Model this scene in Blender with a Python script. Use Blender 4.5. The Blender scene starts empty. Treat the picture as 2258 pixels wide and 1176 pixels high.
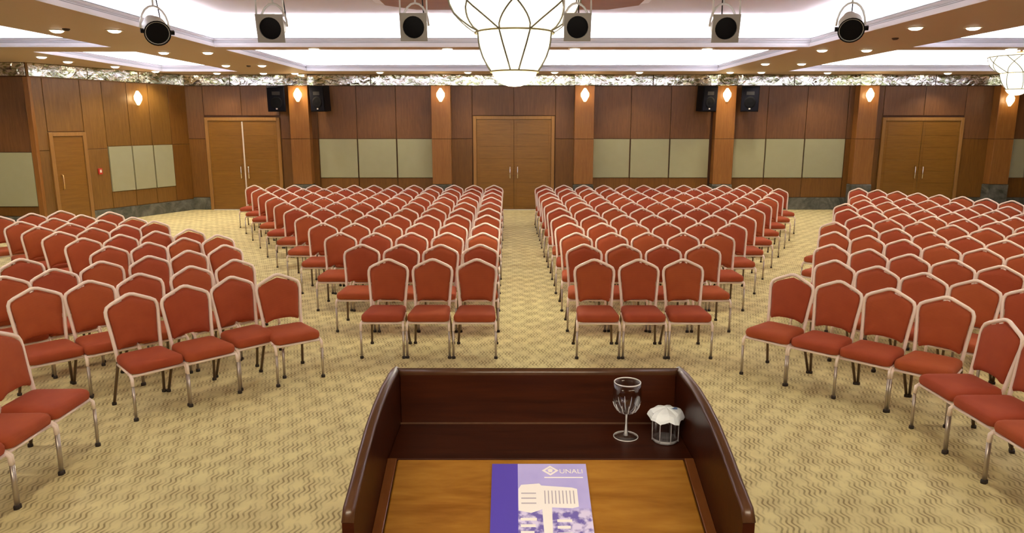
import bpy, bmesh, math, random
from mathutils import Vector, Matrix, Euler
random.seed(7)
PI = math.pi
S = bpy.context.scene
C = S.collection

# ------------------------------------------------------------------ camera
cam_d = bpy.data.cameras.new('camera')
cam_d.sensor_width = 36.0
cam_d.lens = 36.0 * 1580 / 2258
cam_d.clip_start = 0.05
cam = bpy.data.objects.new('camera', cam_d)
C.objects.link(cam)
PITCH = math.atan(313 / 1580)
cam.location = (0, 0, 2.32)
cam.rotation_euler = (PI / 2 - PITCH, 0, 0)
S.camera = cam

# ------------------------------------------------------------------ world, view
W = bpy.data.worlds.new('world')
S.world = W
W.use_nodes = True
W.node_tree.nodes['Background'].inputs[0].default_value = (1.0, 0.93, 0.85, 1)
W.node_tree.nodes['Background'].inputs[1].default_value = 0.10
vs = S.view_settings
vs.view_transform = 'Standard'
vs.look = 'None'
vs.gamma = 1.0
vs.use_curve_mapping = False
vs.exposure = 0.32
COVE = 8.0        # watts per metre of hidden cove strip
DOWN = 62.0        # watts of each downlight
BOWL = 1.25         # radiance of the chandelier glass


def lamp(name, kind, loc, energy, color=(1, 1, 1), rot=(0, 0, 0), **k):
    d = bpy.data.lights.new(name, kind)
    d.energy = energy
    d.color = color
    for a, b in k.items():
        setattr(d, a, b)
    o = bpy.data.objects.new(name, d)
    o.location = loc
    o.rotation_euler = rot
    C.objects.link(o)
    return o


# fill lamp added out of view, behind and above the camera
lamp('added_fill_light', 'AREA', (0, -0.8, 3.9), 1100, (1.0, 0.87, 0.66), (math.radians(46), 0, 0),
     shape='RECTANGLE', size=7.0, size_y=1.0)


# ------------------------------------------------------------------ helpers
def mat(name, col, rough=0.5, metal=0.0, **k):
    m = bpy.data.materials.new(name)
    m.use_nodes = True
    b = m.node_tree.nodes['Principled BSDF']
    b.inputs['Base Color'].default_value = (*col, 1)
    b.inputs['Roughness'].default_value = rough
    b.inputs['Metallic'].default_value = metal
    for a, v in k.items():
        b.inputs[a.replace('_', ' ')].default_value = v
    return m


class N:
    """tiny node graph helper"""
    def __init__(s, m):
        s.t = m.node_tree
        s.b = s.t.nodes['Principled BSDF']

    def n(s, typ, **k):
        x = s.t.nodes.new(typ)
        for a, v in k.items():
            if a.startswith('i_'):
                key = a[2:].replace('_', ' ')
                x.inputs[int(key) if key.isdigit() else key].default_value = v
            else:
                setattr(x, a, v)
        return x

    def l(s, a, b):
        s.t.links.new(a, b)

    def math(s, op, a, b=None, c=None):
        x = s.n('ShaderNodeMath', operation=op)
        for i, v in enumerate((a, b, c)):
            if v is None:
                continue
            if isinstance(v, (int, float)):
                x.inputs[i].default_value = v
            else:
                s.l(v, x.inputs[i])
        return x.outputs[0]

    def coord(s, scale, kind='Object'):
        tc = s.n('ShaderNodeTexCoord')
        mp = s.n('ShaderNodeMapping')
        mp.inputs['Scale'].default_value = scale
        s.l(tc.outputs[kind], mp.inputs[0])
        return mp.outputs[0]

    def mix(s, fac, a, b):
        x = s.n('ShaderNodeMix', data_type='RGBA')
        for sock, v in ((x.inputs[0], fac), (x.inputs[6], a), (x.inputs[7], b)):
            if isinstance(v, (int, float)):
                sock.default_value = v
            elif isinstance(v, tuple):
                sock.default_value = (*v, 1)
            else:
                s.l(v, sock)
        return x.outputs[2]

    def bump(s, h, strength, dist=0.01):
        x = s.n('ShaderNodeBump')
        x.inputs['Strength'].default_value = strength
        x.inputs['Distance'].default_value = dist
        s.l(h, x.inputs['Height'])
        s.l(x.outputs[0], s.b.inputs['Normal'])


def wood(name, c1, c2, scale=(14, 14, 0.9), rough=0.35, vary=0.16, band=1.0):
    m = mat(name, c1, rough)
    g = N(m)
    co = g.coord(scale)
    a = g.n('ShaderNodeTexNoise', i_Scale=2.2, i_Detail=6.0, i_Roughness=0.62, i_Distortion=0.5)
    g.l(co, a.inputs['Vector'])
    b = g.n('ShaderNodeTexNoise', i_Scale=9.0, i_Detail=3.0)
    g.l(co, b.inputs['Vector'])
    f = g.math('ADD', g.math('MULTIPLY', a.outputs[0], 0.75 * band), g.math('MULTIPLY', b.outputs[0], 0.3))
    r = g.n('ShaderNodeMapRange', i_1=0.35, i_2=0.72)
    g.l(f, r.inputs[0])
    col = g.mix(r.outputs[0], c1, c2)
    oi = g.n('ShaderNodeObjectInfo')
    br = g.n('ShaderNodeHueSaturation')
    g.l(g.math('ADD', g.math('MULTIPLY', oi.outputs['Random'], vary), 1 - vary / 2), br.inputs['Value'])
    g.l(col, br.inputs['Color'])
    g.l(br.outputs[0], g.b.inputs['Base Color'])
    g.bump(b.outputs[0], 0.05, 0.002)
    return m


def emit(name, col, strength, base=(0.9, 0.9, 0.9)):
    m = mat(name, base, 0.4)
    b = m.node_tree.nodes['Principled BSDF']
    b.inputs['Emission Color'].default_value = (*col, 1)
    b.inputs['Emission Strength'].default_value = strength
    return m


class MB:
    """collects vertices and faces for ONE mesh"""
    def __init__(s):
        s.v, s.f, s.mi, s.sm = [], [], [], []
        s.cur = 0

    def add(s, vs_, fs, smooth=False, M=None):
        o = len(s.v)
        s.v += [tuple(M @ Vector(p)) if M else tuple(p) for p in vs_]
        for f in fs:
            s.f.append(tuple(i + o for i in f))
            s.mi.append(s.cur)
            s.sm.append(smooth)
        return s

    def box(s, x0, x1, y0, y1, z0, z1, M=None):
        v = [(x, y, z) for z in (z0, z1) for y in (y0, y1) for x in (x0, x1)]
        return s.add(v, [(0, 2, 3, 1), (4, 5, 7, 6), (0, 1, 5, 4), (2, 6, 7, 3), (0, 4, 6, 2), (1, 3, 7, 5)], M=M)

    def bbox(s, x0, x1, y0, y1, z0, z1, b=0.004, M=None):
        """box whose edges are bevelled"""
        bm = bmesh.new()
        bmesh.ops.create_cube(bm, size=1.0, matrix=Matrix.Translation(((x0 + x1) / 2, (y0 + y1) / 2, (z0 + z1) / 2)) @ Matrix.Diagonal((x1 - x0, y1 - y0, z1 - z0, 1)))
        bmesh.ops.bevel(bm, geom=bm.edges[:], offset=b, segments=1, affect='EDGES')
        bm.verts.index_update()
        s.add([v.co[:] for v in bm.verts], [[v.index for v in f.verts] for f in bm.faces], M=M)
        bm.free()
        return s

    def tube(s, pts, r, n=8, cap=True, M=None, closed=False, flat=1.0):
        pts = [Vector(p) for p in pts]
        rs = r if isinstance(r, (list, tuple)) else [r] * len(pts)
        m = len(pts)
        vs_, fs = [], []
        up = None
        for i, p in enumerate(pts):
            if closed:
                d = (pts[(i + 1) % m] - pts[i - 1]).normalized()
            else:
                d = (pts[min(i + 1, m - 1)] - pts[max(i - 1, 0)]).normalized()
            if up is None:
                a = Vector((0, 0, 1)) if abs(d.z) < 0.9 else Vector((0, 1, 0))
                up = (a - d * a.dot(d)).normalized()
            else:
                up = (up - d * up.dot(d)).normalized()
            side = d.cross(up)
            for k in range(n):
                t = 2 * PI * k / n
                vs_.append(p + (up * math.cos(t) * flat + side * math.sin(t)) * rs[i])
        for i in range(m if closed else m - 1):
            j = (i + 1) % m
            for k in range(n):
                l = (k + 1) % n
                fs.append((i * n + k, i * n + l, j * n + l, j * n + k))
        if cap and not closed:
            fs.append(tuple(range(n - 1, -1, -1)))
            fs.append(tuple((m - 1) * n + k for k in range(n)))
        return s.add(vs_, fs, True, M)

    def lathe(s, prof, n=24, M=None, smooth=True):
        """prof: (r, z) list revolved about z"""
        vs_, fs, idx = [], [], []
        for r, z in prof:
            if r < 1e-6:
                idx.append([len(vs_)] * n)
                vs_.append((0, 0, z))
            else:
                idx.append(list(range(len(vs_), len(vs_) + n)))
                vs_ += [(r * math.cos(2 * PI * k / n), r * math.sin(2 * PI * k / n), z) for k in range(n)]
        for a, b in zip(idx, idx[1:]):
            for k in range(n):
                l = (k + 1) % n
                f = []
                for i in (a[k], a[l], b[l], b[k]):
                    if i not in f:
                        f.append(i)
                if len(f) > 2:
                    fs.append(tuple(f))
        return s.add(vs_, fs, smooth, M)

    def prism(s, poly, axis, a, b, M=None, smooth=False):
        """polygon extruded along an axis from a to b; poly gives the two other coordinates in xyz order"""
        def P(p, t):
            q = list(p)
            q.insert(axis, t)
            return tuple(q)
        n = len(poly)
        vs_ = [P(p, a) for p in poly] + [P(p, b) for p in poly]
        fs = [tuple(range(n - 1, -1, -1)), tuple(range(n, 2 * n))] + [(i, (i + 1) % n, n + (i + 1) % n, n + i) for i in range(n)]
        return s.add(vs_, fs, smooth, M)

    def rings(s, rings, cap0=True, cap1=True, smooth=True, M=None):
        n = len(rings[0])
        vs_ = [p for r in rings for p in r]
        fs = []
        for i in range(len(rings) - 1):
            for k in range(n):
                l = (k + 1) % n
                fs.append((i * n + k, i * n + l, (i + 1) * n + l, (i + 1) * n + k))
        if cap0:
            fs.append(tuple(range(n - 1, -1, -1)))
        if cap1:
            fs.append(tuple((len(rings) - 1) * n + k for k in range(n)))
        return s.add(vs_, fs, smooth, M)

    def mesh(s, name, mats):
        me = bpy.data.meshes.new(name)
        me.from_pydata(s.v, [], s.f)
        for m in mats if isinstance(mats, (list, tuple)) else [mats]:
            me.materials.append(m)
        me.polygons.foreach_set('material_index', s.mi)
        me.polygons.foreach_set('use_smooth', s.sm)
        bm = bmesh.new()
        bm.from_mesh(me)
        bmesh.ops.recalc_face_normals(bm, faces=bm.faces[:])
        bm.to_mesh(me)
        bm.free()
        me.update()
        return me

    def obj(s, name, mats, parent=None, **k):
        return link(name, s.mesh(name, mats), parent, **k)


def link(name, data, parent=None, loc=None, rot=None):
    o = bpy.data.objects.new(name, data)
    C.objects.link(o)
    if parent:
        o.parent = parent
    if loc:
        o.location = loc
    if rot:
        o.rotation_euler = rot
    return o


def tag(o, label=None, cat=None, group=None, kind=None):
    for k, v in (('label', label), ('category', cat), ('group', group), ('kind', kind)):
        if v:
            o[k] = v
    return o


def thing(name, label, cat, loc=(0, 0, 0), rot=(0, 0, 0), group=None):
    return tag(link(name, None, None, loc, rot), label, cat, group)


def dup(root, loc, rot=None, label=None, scale=None):
    r = root.copy()
    C.objects.link(r)
    r.location = loc
    if rot is not None:
        r.rotation_euler = rot
    if scale:
        r.scale = scale
    if label:
        r['label'] = label
    for ch in list(root.children):
        c = ch.copy()
        C.objects.link(c)
        c.parent = r
        for g in list(ch.children):
            d = g.copy()
            C.objects.link(d)
            d.parent = c
    return r


def ordn(i):
    return ['first', 'second', 'third', 'fourth', 'fifth', 'sixth', 'seventh', 'eighth', 'ninth', 'tenth', 'eleventh',
            'twelfth', 'thirteenth', 'fourteenth', 'fifteenth', 'sixteenth'][i]


# ------------------------------------------------------------------ materials
M_wood = wood('walnut_panel', (0.125, 0.047, 0.006), (0.205, 0.087, 0.012), rough=0.38)
M_wood_up = wood('walnut_panel_upper', (0.118, 0.048, 0.014), (0.205, 0.088, 0.027), rough=0.42, vary=0.12)
M_wood_col = wood('cherry_column', (0.22, 0.086, 0.017), (0.33, 0.142, 0.032), rough=0.35, vary=0.06)
M_wood_warm = wood('oak_panel', (0.16, 0.072, 0.012), (0.25, 0.125, 0.024), rough=0.36, vary=0.2)
M_door = wood('door_veneer', (0.19, 0.082, 0.010), (0.27, 0.125, 0.017), scale=(0.9, 14, 14), rough=0.34, vary=0.05)
M_trim = wood('door_trim', (0.28, 0.135, 0.032), (0.36, 0.185, 0.05), rough=0.35, vary=0.0)
M_joint = mat('panel_joint', (0.09, 0.035, 0.014), 0.7)
M_side = wood('side_wall_wood', (0.15, 0.06, 0.022), (0.22, 0.09, 0.035))
M_soffit = mat('soffit_paint', (0.58, 0.43, 0.32), 0.6)
M_cornice = mat('cornice_paint', (0.80, 0.79, 0.83), 0.55)
M_lip = mat('cornice_lip_paint', (0.36, 0.38, 0.42), 0.5)
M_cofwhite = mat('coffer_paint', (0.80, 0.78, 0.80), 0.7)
M_cofdim = mat('coffer_paint_dimmed', (0.62, 0.56, 0.57), 0.7)  # fall-off of the cove light put into a greyer coffer colour
M_metal = mat('chrome', (0.8, 0.78, 0.75), 0.22, 1.0)
M_brass = mat('brass', (0.75, 0.5, 0.22), 0.3, 1.0)
M_black = mat('black_plastic', (0.004, 0.004, 0.006), 0.5, Specular_IOR_Level=0.15)
M_alu = mat('polished_aluminium', (0.80, 0.82, 0.83), 0.35, 0.45)
M_grey = mat('painted_grey_steel', (0.36, 0.35, 0.32), 0.45, 0.3)
M_strip = emit('cove_led', (0.92, 0.93, 1.0), 8.0)
M_down = emit('downlight_lens', (1.0, 0.93, 0.72), 7.0)
M_sconce = emit('sconce_glass', (1.0, 0.80, 0.42), 3.6)
M_bowl = emit('chandelier_glass', (1.0, 0.97, 0.80), BOWL, base=(0.75, 0.72, 0.55))
M_wire = mat('dark_bronze_wire', (0.20, 0.18, 0.13), 0.6, 0.0, Specular_IOR_Level=0.1)
M_ringgold = mat('pale_gold_ring', (0.30, 0.25, 0.11), 0.6, 0.0)


def carpet():
    m = mat('woven_carpet', (0.5, 0.4, 0.2), 0.92)
    g = N(m)
    tc = g.n('ShaderNodeTexCoord')
    sp = g.n('ShaderNodeSeparateXYZ')
    g.l(tc.outputs['Object'], sp.inputs[0])
    x, y = sp.outputs[0], sp.outputs[1]
    # wavy curls running away from the stage
    wob = g.math('MULTIPLY', g.math('SINE', g.math('MULTIPLY', y, 2 * PI / 0.110)), 0.0105)
    ph = g.math('MULTIPLY', g.math('ADD', x, wob), 2 * PI / 0.034)
    curl = g.math('SINE', ph)
    # woven blocks that fade the curls in and out
    bx = g.math('SINE', g.math('MULTIPLY', x, 2 * PI / 0.17))
    by = g.math('SINE', g.math('ADD', g.math('MULTIPLY', y, 2 * PI / 0.31), g.math('MULTIPLY', g.math('ROUND', g.math('MULTIPLY', x, 1 / 0.17)), 2.1)))
    nz = g.n('ShaderNodeTexNoise', i_Scale=7.0, i_Detail=3.0)
    g.l(tc.outputs['Object'], nz.inputs['Vector'])
    blk = g.math('ADD', g.math('MULTIPLY', g.math('MULTIPLY', bx, by), 0.28), g.math('MULTIPLY', nz.outputs[0], 1.3))
    mr = g.n('ShaderNodeMapRange', i_1=0.38, i_2=0.92)
    g.l(blk, mr.inputs[0])
    cr = g.n('ShaderNodeMapRange', i_1=-0.15, i_2=0.85)
    g.l(curl, cr.inputs[0])
    f = g.math('MULTIPLY', mr.outputs[0], cr.outputs[0])
    n2 = g.n('ShaderNodeTexNoise', i_Scale=0.55, i_Detail=2.0)
    g.l(tc.outputs['Object'], n2.inputs['Vector'])
    n3 = g.n('ShaderNodeTexNoise', i_Scale=120.0, i_Detail=2.0)
    g.l(tc.outputs['Object'], n3.inputs['Vector'])
    base = g.mix(n2.outputs[0], (0.80, 0.67, 0.32), (0.70, 0.67, 0.33))
    n4 = g.n('ShaderNodeTexNoise', i_Scale=3.4, i_Detail=3.0, i_Distortion=0.6)
    g.l(tc.outputs['Object'], n4.inputs['Vector'])
    m4 = g.n('ShaderNodeMapRange', i_1=0.42, i_2=0.66)
    g.l(n4.outputs[0], m4.inputs[0])
    base = g.mix(g.math('MULTIPLY', m4.outputs[0], 0.30), base, (0.40, 0.33, 0.15))
    base = g.mix(g.math('MULTIPLY', mr.outputs[0], 0.30), base, (0.36, 0.275, 0.11))
    col = g.mix(g.math('MULTIPLY', f, 0.85), base, (0.17, 0.115, 0.035))
    col = g.mix(g.math('MULTIPLY', n3.outputs[0], 0.22), col, (0.78, 0.66, 0.42))
    g.l(col, g.b.inputs['Base Color'])
    g.bump(n3.outputs[0], 0.4, 0.004)
    return m


M_carpet = carpet()


def marble():
    m = mat('green_marble', (0.07, 0.08, 0.07), 0.25)
    g = N(m)
    a = g.n('ShaderNodeTexNoise', i_Scale=3.0, i_Detail=8.0, i_Roughness=0.65, i_Distortion=1.2)
    g.l(g.coord((1, 1, 1)), a.inputs['Vector'])
    r = g.n('ShaderNodeMapRange', i_1=0.35, i_2=0.75)
    g.l(a.outputs[0], r.inputs[0])
    g.l(g.mix(r.outputs[0], (0.05, 0.055, 0.045), (0.22, 0.22, 0.18)), g.b.inputs['Base Color'])
    return m


M_marble = marble()


def fabric(name, c, c2, sc=220.0, rough=0.9, bump=0.25):
    m = mat(name, c, rough)
    g = N(m)
    co = g.coord((1, 1, 1))
    w = g.n('ShaderNodeTexNoise', i_Scale=sc, i_Detail=1.0)
    g.l(co, w.inputs['Vector'])
    a = g.n('ShaderNodeTexNoise', i_Scale=5.0, i_Detail=2.0)
    g.l(co, a.inputs['Vector'])
    f = g.math('ADD', g.math('MULTIPLY', w.outputs[0], 0.6), g.math('MULTIPLY', a.outputs[0], 0.4))
    g.l(g.mix(f, c, c2), g.b.inputs['Base Color'])
    g.bump(w.outputs[0], bump, 0.002)
    g.b.inputs['Sheen Weight'].default_value = 0.0
    return m


M_pad = fabric('beige_wall_fabric', (0.335, 0.33, 0.195), (0.40, 0.395, 0.245), 160.0)


def red_fabric():
    m = mat('terracotta_upholstery', (0.3, 0.06, 0.025), 0.85)
    g = N(m)
    tc = g.n('ShaderNodeTexCoord')
    sp = g.n('ShaderNodeSeparateXYZ')
    g.l(tc.outputs['Object'], sp.inputs[0])
    # fine rib lines across
    s1 = g.math('SINE', g.math('MULTIPLY', g.math('ADD', sp.outputs[1], sp.outputs[2]), 2 * PI / 0.011))
    nz = g.n('ShaderNodeTexNoise', i_Scale=7.0, i_Detail=3.0)
    g.l(tc.outputs['Object'], nz.inputs['Vector'])
    f = g.math('ADD', g.math('MULTIPLY', s1, 0.16), nz.outputs[0])
    c = g.mix(f, (0.30, 0.043, 0.012), (0.44, 0.088, 0.020))
    oi = g.n('ShaderNodeObjectInfo')
    h = g.n('ShaderNodeHueSaturation')
    g.l(g.math('ADD', g.math('MULTIPLY', oi.outputs['Random'], 0.12), 0.94), h.inputs['Value'])
    g.l(g.math('ADD', g.math('MULTIPLY', oi.outputs['Random'], 0.008), 0.496), h.inputs['Hue'])
    g.l(c, h.inputs['Color'])
    g.l(h.outputs[0], g.b.inputs['Base Color'])
    g.bump(s1, 0.2, 0.001)
    return m


M_red = red_fabric()
M_frame = mat('champagne_frame', (0.95, 0.80, 0.70), 0.4, 0.12)
M_leg = mat('shaded_leg_metal', (0.52, 0.46, 0.40), 0.35, 0.85)  # lower front legs: frame metal darkened to carry the shade
M_rear = mat('shaded_rear_leg', (0.17, 0.11, 0.065), 0.4, 0.6)  # rear legs: deeper shade put into the metal's colour
M_foot = mat('rubber_foot', (0.03, 0.02, 0.015), 0.7)


def mirror():
    m = mat('reflection_mottled_mirror', (0.78, 0.78, 0.72), 0.06, 1.0)
    g = N(m)
    a = g.n('ShaderNodeTexNoise', i_Scale=4.0, i_Detail=4.0, i_Distortion=1.5)
    g.l(g.coord((1, 1, 1)), a.inputs['Vector'])
    g.bump(a.outputs[0], 0.25, 0.05)
    c = g.n('ShaderNodeTexNoise', i_Scale=3.2, i_Detail=5.0, i_Distortion=2.0)
    g.l(g.coord((1, 1, 2.5)), c.inputs['Vector'])
    r = g.n('ShaderNodeMapRange', i_1=0.40, i_2=0.56)
    g.l(c.outputs[0], r.inputs[0])
    g.l(g.mix(r.outputs[0], (0.30, 0.33, 0.20), (0.86, 0.86, 0.84)), g.b.inputs['Base Color'])  # green-gold and white mottling paints broken reflections into the mirror
    return m


M_mirror = mirror()

# ------------------------------------------------------------------ the room shell
D = 19.9            # distance of the back wall
ZT = 3.34           # top of the timber
ZS = 3.64           # underside of the soffits and beams
ZJ = 1.94
P0, Q0 = Vector((-8.85, 19.9, 0)), Vector((-10.5, 16.0, 0))
LW = (Q0 - P0).length
LANG = math.atan2(P0.y - Q0.y, P0.x - Q0.x)

fl = MB()
fl.box(-15, 16.2, -3, D + 0.15, -0.1, 0)
tag(fl.obj('floor', M_carpet), 'beige carpet with rows of brown wavy curls', kind='structure')


def panel(parent, x0, x1, z0, z1, m, name='wood_panel', t=0.03, g=0.006, y=0.0):
    b = MB()
    gx = 0.018 if name == 'fabric_panel' else g
    b.bbox(x0 + gx, x1 - gx, y - t, y, z0 + g, z1 - g, 0.004)
    return b.obj(name, m, parent)


# back wall ----------------------------------------------------------
wb = MB()
wb.box(-9.0, 16.2, 0, 0.15, 0, 4.6)
wall_back = tag(wb.obj('wall_back', M_joint, None, loc=(0, D, 0)), 'long walnut panelled wall at the far end', kind='structure')
COLX = [-5.70, -1.90, 1.94, 5.72, 9.52, 13.26]
CW = 0.26
DOORS = [(-7.33, 0.93), (0.05, 1.02), (11.17, 1.02)]
PADS = [(-5.28, -4.22, -3.15, -2.13), (2.19, 3.23, 4.31, 5.40), (6.04, 6.93, 7.99, 9.11), (13.58, 14.1, 15.0)]
for pads in PADS:
    for a, b in zip(pads, pads[1:]):
        panel(wall_back, a, b, 0.88, ZJ, M_pad, 'fabric_panel', t=0.05)
        panel(wall_back, a, b, ZJ, ZT, M_wood_up)
        panel(wall_back, a, b, 0.34, 0.88, M_wood)
# narrow timber strips between pads and columns
for a, b in [(-5.46, -5.28), (9.11, 9.28)]:
    panel(wall_back, a, b, 0.34, ZJ, M_wood)
    panel(wall_back, a, b, ZJ, ZT, M_wood_up)
for a, b, c, d in [(-8.83, -8.36, -6.30, -5.94), (-1.66, -1.08, 1.18, 1.70), (9.76, 10.06, 12.28, 13.02)]:
    for p, q in ((a, b), (c, d)):
        panel(wall_back, p, q, 0.34, ZJ, M_wood)
        panel(wall_back, p, q, ZJ, ZT, M_wood_up)
    mid = (b + c) / 2
    panel(wall_back, b, mid, 2.56, ZT, M_wood_up)
    panel(wall_back, mid, c, 2.56, ZT, M_wood_up)
for a, b in [(-8.83, -8.36), (-6.3, -5.94), (-5.46, -2.14), (-1.66, -1.08), (1.18, 1.70), (2.18, 5.48), (5.96, 9.28), (9.76, 10.06), (12.28, 13.02), (13.5, 15.95)]:
    bb = MB()
    bb.bbox(a, b, -0.045, 0, 0, 0.335, 0.006)
    bb.obj('marble_skirting', M_marble, wall_back)
fr = [-8.9, -7.6, -5.98, -5.44, -3.8, -2.16, -1.64, 0.0, 1.68, 2.2, 3.8, 5.46, 5.98, 7.6, 9.26, 9.78, 11.4, 13.0, 13.52, 15.9]
for a, b in zip(fr, fr[1:]):
    if b - a < 0.6:
        continue
    pm = MB()
    pm.bbox(a + 0.01, b - 0.01, -0.03, 0, ZT + 0.015, ZS - 0.01, 0.006)
    pm.obj('mirror_panel', M_mirror, wall_back)

# columns ------------------------------------------------------------
for i, x in enumerate(COLX):
    c = MB()
    c.box(x - CW + 0.01, x + CW - 0.01, -0.27, 0, 0.0, ZS)
    col = c.obj('column', M_joint, None, loc=(0, D, 0))
    tag(col, f'cherry veneered column on the far wall, {ordn(i)} from the left', kind='structure')
    for z0, z1 in ((0.72, ZJ), (ZJ, ZT)):
        p = MB()
        p.bbox(x - CW, x + CW, -0.30, -0.002, z0 + 0.005, z1 - 0.005, 0.006)
        p.obj('wood_panel', M_wood_col, col)
    p = MB()
    p.bbox(x - CW - 0.015, x + CW + 0.015, -0.315, -0.002, 0.0, 0.715, 0.008)
    p.obj('marble_plinth', M_marble, col)
    p = MB()
    p.bbox(x - CW - 0.02, x + CW + 0.02, -0.33, -0.002, ZT + 0.005, ZS - 0.01, 0.01)
    p.obj('mirror_capital', M_mirror, col)


# doors --------------------------------------------------------------
def door(idx, parent_loc, rot, cx, hw, top, lab, handles=True, single=False, gap=False):
    core = MB()
    core.box(cx - hw - 0.02, cx + hw + 0.02, -0.012, 0.0, 0, top + 0.02)
    d = tag(core.obj(f'door_{idx}', M_joint, None, loc=parent_loc, rot=rot), lab, kind='structure')
    f = MB()
    w = 0.09
    f.bbox(cx - hw - w, cx - hw, -0.075, 0, 0, top + w, 0.008)
    f.bbox(cx + hw, cx + hw + w, -0.075, 0, 0, top + w, 0.008)
    f.bbox(cx - hw, cx + hw, -0.075, 0, top, top + w, 0.008)
    f.obj('door_frame', M_trim, d)
    leaves = [(cx - hw + 0.006, cx + hw - 0.006)] if single else [(cx - hw + 0.006, cx - 0.004), (cx + 0.004, cx + hw - 0.006)]
    for k, (a, b) in enumerate(leaves):
        l = MB()
        l.bbox(a, b, -0.055, -0.012, 0.012, top - 0.006, 0.004)
        lf = l.obj('door_leaf', M_door, d)
        n = 7
        if not single:
            for j in range(n):
                s = MB()
                z0 = 0.09 + j * (top - 0.16) / n
                s.bbox(a + 0.07, b - 0.07, -0.060, -0.054, z0 + 0.005, z0 + (top - 0.16) / n - 0.005, 0.003)
                s.obj('veneer_panel', M_door, lf)
        if handles:
            h = MB()
            hx = (b - 0.10) if (k == 0 and not single) else (a + 0.10)
            h.tube([(hx, -0.055, 0.86), (hx, -0.105, 0.88), (hx, -0.11, 1.0), (hx, -0.105, 1.18), (hx, -0.055, 1.20)], 0.014, 8)
            h.obj('door_handle', M_metal if idx != 4 else M_brass, lf)
    t = MB()
    t.bbox(cx - hw, cx + hw, -0.13, -0.06, 0.0, 0.012, 0.004)
    t.obj('threshold', M_alu, d)
    if gap:
        s = MB()
        s.bbox(cx - 0.018, cx + 0.018, -0.075, -0.055, 0.02, top - 0.02, 0.004)
        s.obj('meeting_stile', mat('pale_meeting_strip', (0.75, 0.66, 0.58), 0.4), d)
    return d


door(1, (0, D, 0), (0, 0, 0), DOORS[0][0], DOORS[0][1], 2.42, 'double door with a pale strip down its middle', gap=True)
door(2, (0, D, 0), (0, 0, 0), DOORS[1][0], DOORS[1][1], 2.46, 'wide double door at the end of the centre aisle')
door(3, (0, D, 0), (0, 0, 0), DOORS[2][0], DOORS[2][1], 2.42, 'double door behind the right-hand chairs')

# angled left wall (local x runs from the near corner to the far corner)
wl = MB()
wl.box(0, LW, 0, 0.15, 0, 4.6)
wall_left = tag(wl.obj('wall_left', mat('highlit_joint', (0.30, 0.16, 0.05), 0.6), None, loc=Q0, rot=(0, 0, LANG)), 'golden brown panelled side wall left of the far corner', kind='structure')  # joint colour raised to paint the highlight along the seams
S2 = lambda s: LW - s
pads = [S2(2.50), S2(1.83), S2(1.2), S2(0.58)]
for a, b in zip(pads, pads[1:]):
    panel(wall_left, a, b, 0.70, 1.80, M_pad, 'fabric_panel', t=0.05)
    panel(wall_left, a, b, 1.80, ZT, M_wood_warm)
    panel(wall_left, a, b, 0.30, 0.70, M_wood_warm)
panel(wall_left, S2(0.58), S2(0.0), 0.3, 1.80, M_wood)
panel(wall_left, S2(0.58), S2(0.0), 1.80, ZT, M_wood)
panel(wall_left, S2(3.06), S2(2.50), 0.3, 1.75, M_wood_warm)
panel(wall_left, S2(3.06), S2(2.50), 1.75, ZT, M_wood_warm)
panel(wall_left, S2(3.94), S2(3.06), 2.16, ZT, M_wood_warm)
panel(wall_left, S2(LW), S2(3.94), 0.3, 1.75, M_wood_warm)
panel(wall_left, S2(LW), S2(3.94), 1.75, ZT, M_wood_warm)
for a, b in [(0.02, S2(3.96)), (S2(3.04), S2(0.03))]:
    bb = MB()
    bb.bbox(a, b, -0.045, 0, 0, 0.295, 0.006)
    bb.obj('marble_skirting', M_marble, wall_left)
for k in range(3):
    pm = MB()
    a = 0.02 + k * (LW - 0.04) / 3
    pm.bbox(a + 0.01, a + (LW - 0.04) / 3 - 0.01, -0.03, 0, ZT + 0.015, ZS - 0.01, 0.006)
    pm.obj('mirror_panel', M_mirror, wall_left)
door(4, Q0, (0, 0, LANG), S2(3.50), 0.36, 2.06, 'small single service door in the left wall', single=True)

# nearer wall that faces the stage at the far left
wf = MB()
wf.box(-4.5, 0, 0, 0.15, 0, 4.6)
wall_fl = tag(wf.obj('wall_front_left', M_joint, None, loc=Q0), 'red-brown panelled wall at the left edge', kind='structure')
for a, b in [(-1.06, -0.06), (-2.12, -1.06), (-3.18, -2.12), (-4.24, -3.18)]:
    panel(wall_fl, a, b, 0.52, 1.72, M_pad, 'fabric_panel', t=0.05)
    panel(wall_fl, a, b, 1.72, ZT, M_wood_up)
    panel(wall_fl, a, b, 0.3, 0.52, M_wood)
bb = MB()
bb.bbox(-4.4, 0, -0.045, 0, 0, 0.295, 0.006)
bb.obj('marble_skirting', M_marble, wall_fl)
for k in range(2):
    pm = MB()
    pm.bbox(-4.4 + 2.2 * k, -2.21 + 2.2 * k, -0.03, 0, ZT + 0.015, ZS - 0.01, 0.006)
    pm.obj('mirror_panel', M_mirror, wall_fl)

b = MB()
b.bbox(-0.07, 0.05, -0.05, 0.06, 0, ZT, 0.008)
b.obj('corner_post', M_wood_col, wall_fl)

for nm, b in (('wall_outer_left', (-15.15, -15, -3, 16)), ('wall_right', (16.05, 16.2, -3, D)), ('wall_stage', (-15, 16.2, -3.15, -3))):
    w = MB()
    w.box(*b, 0, 4.6)
    tag(w.obj(nm, M_side), 'plain timber wall outside the view', kind='structure')

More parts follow.
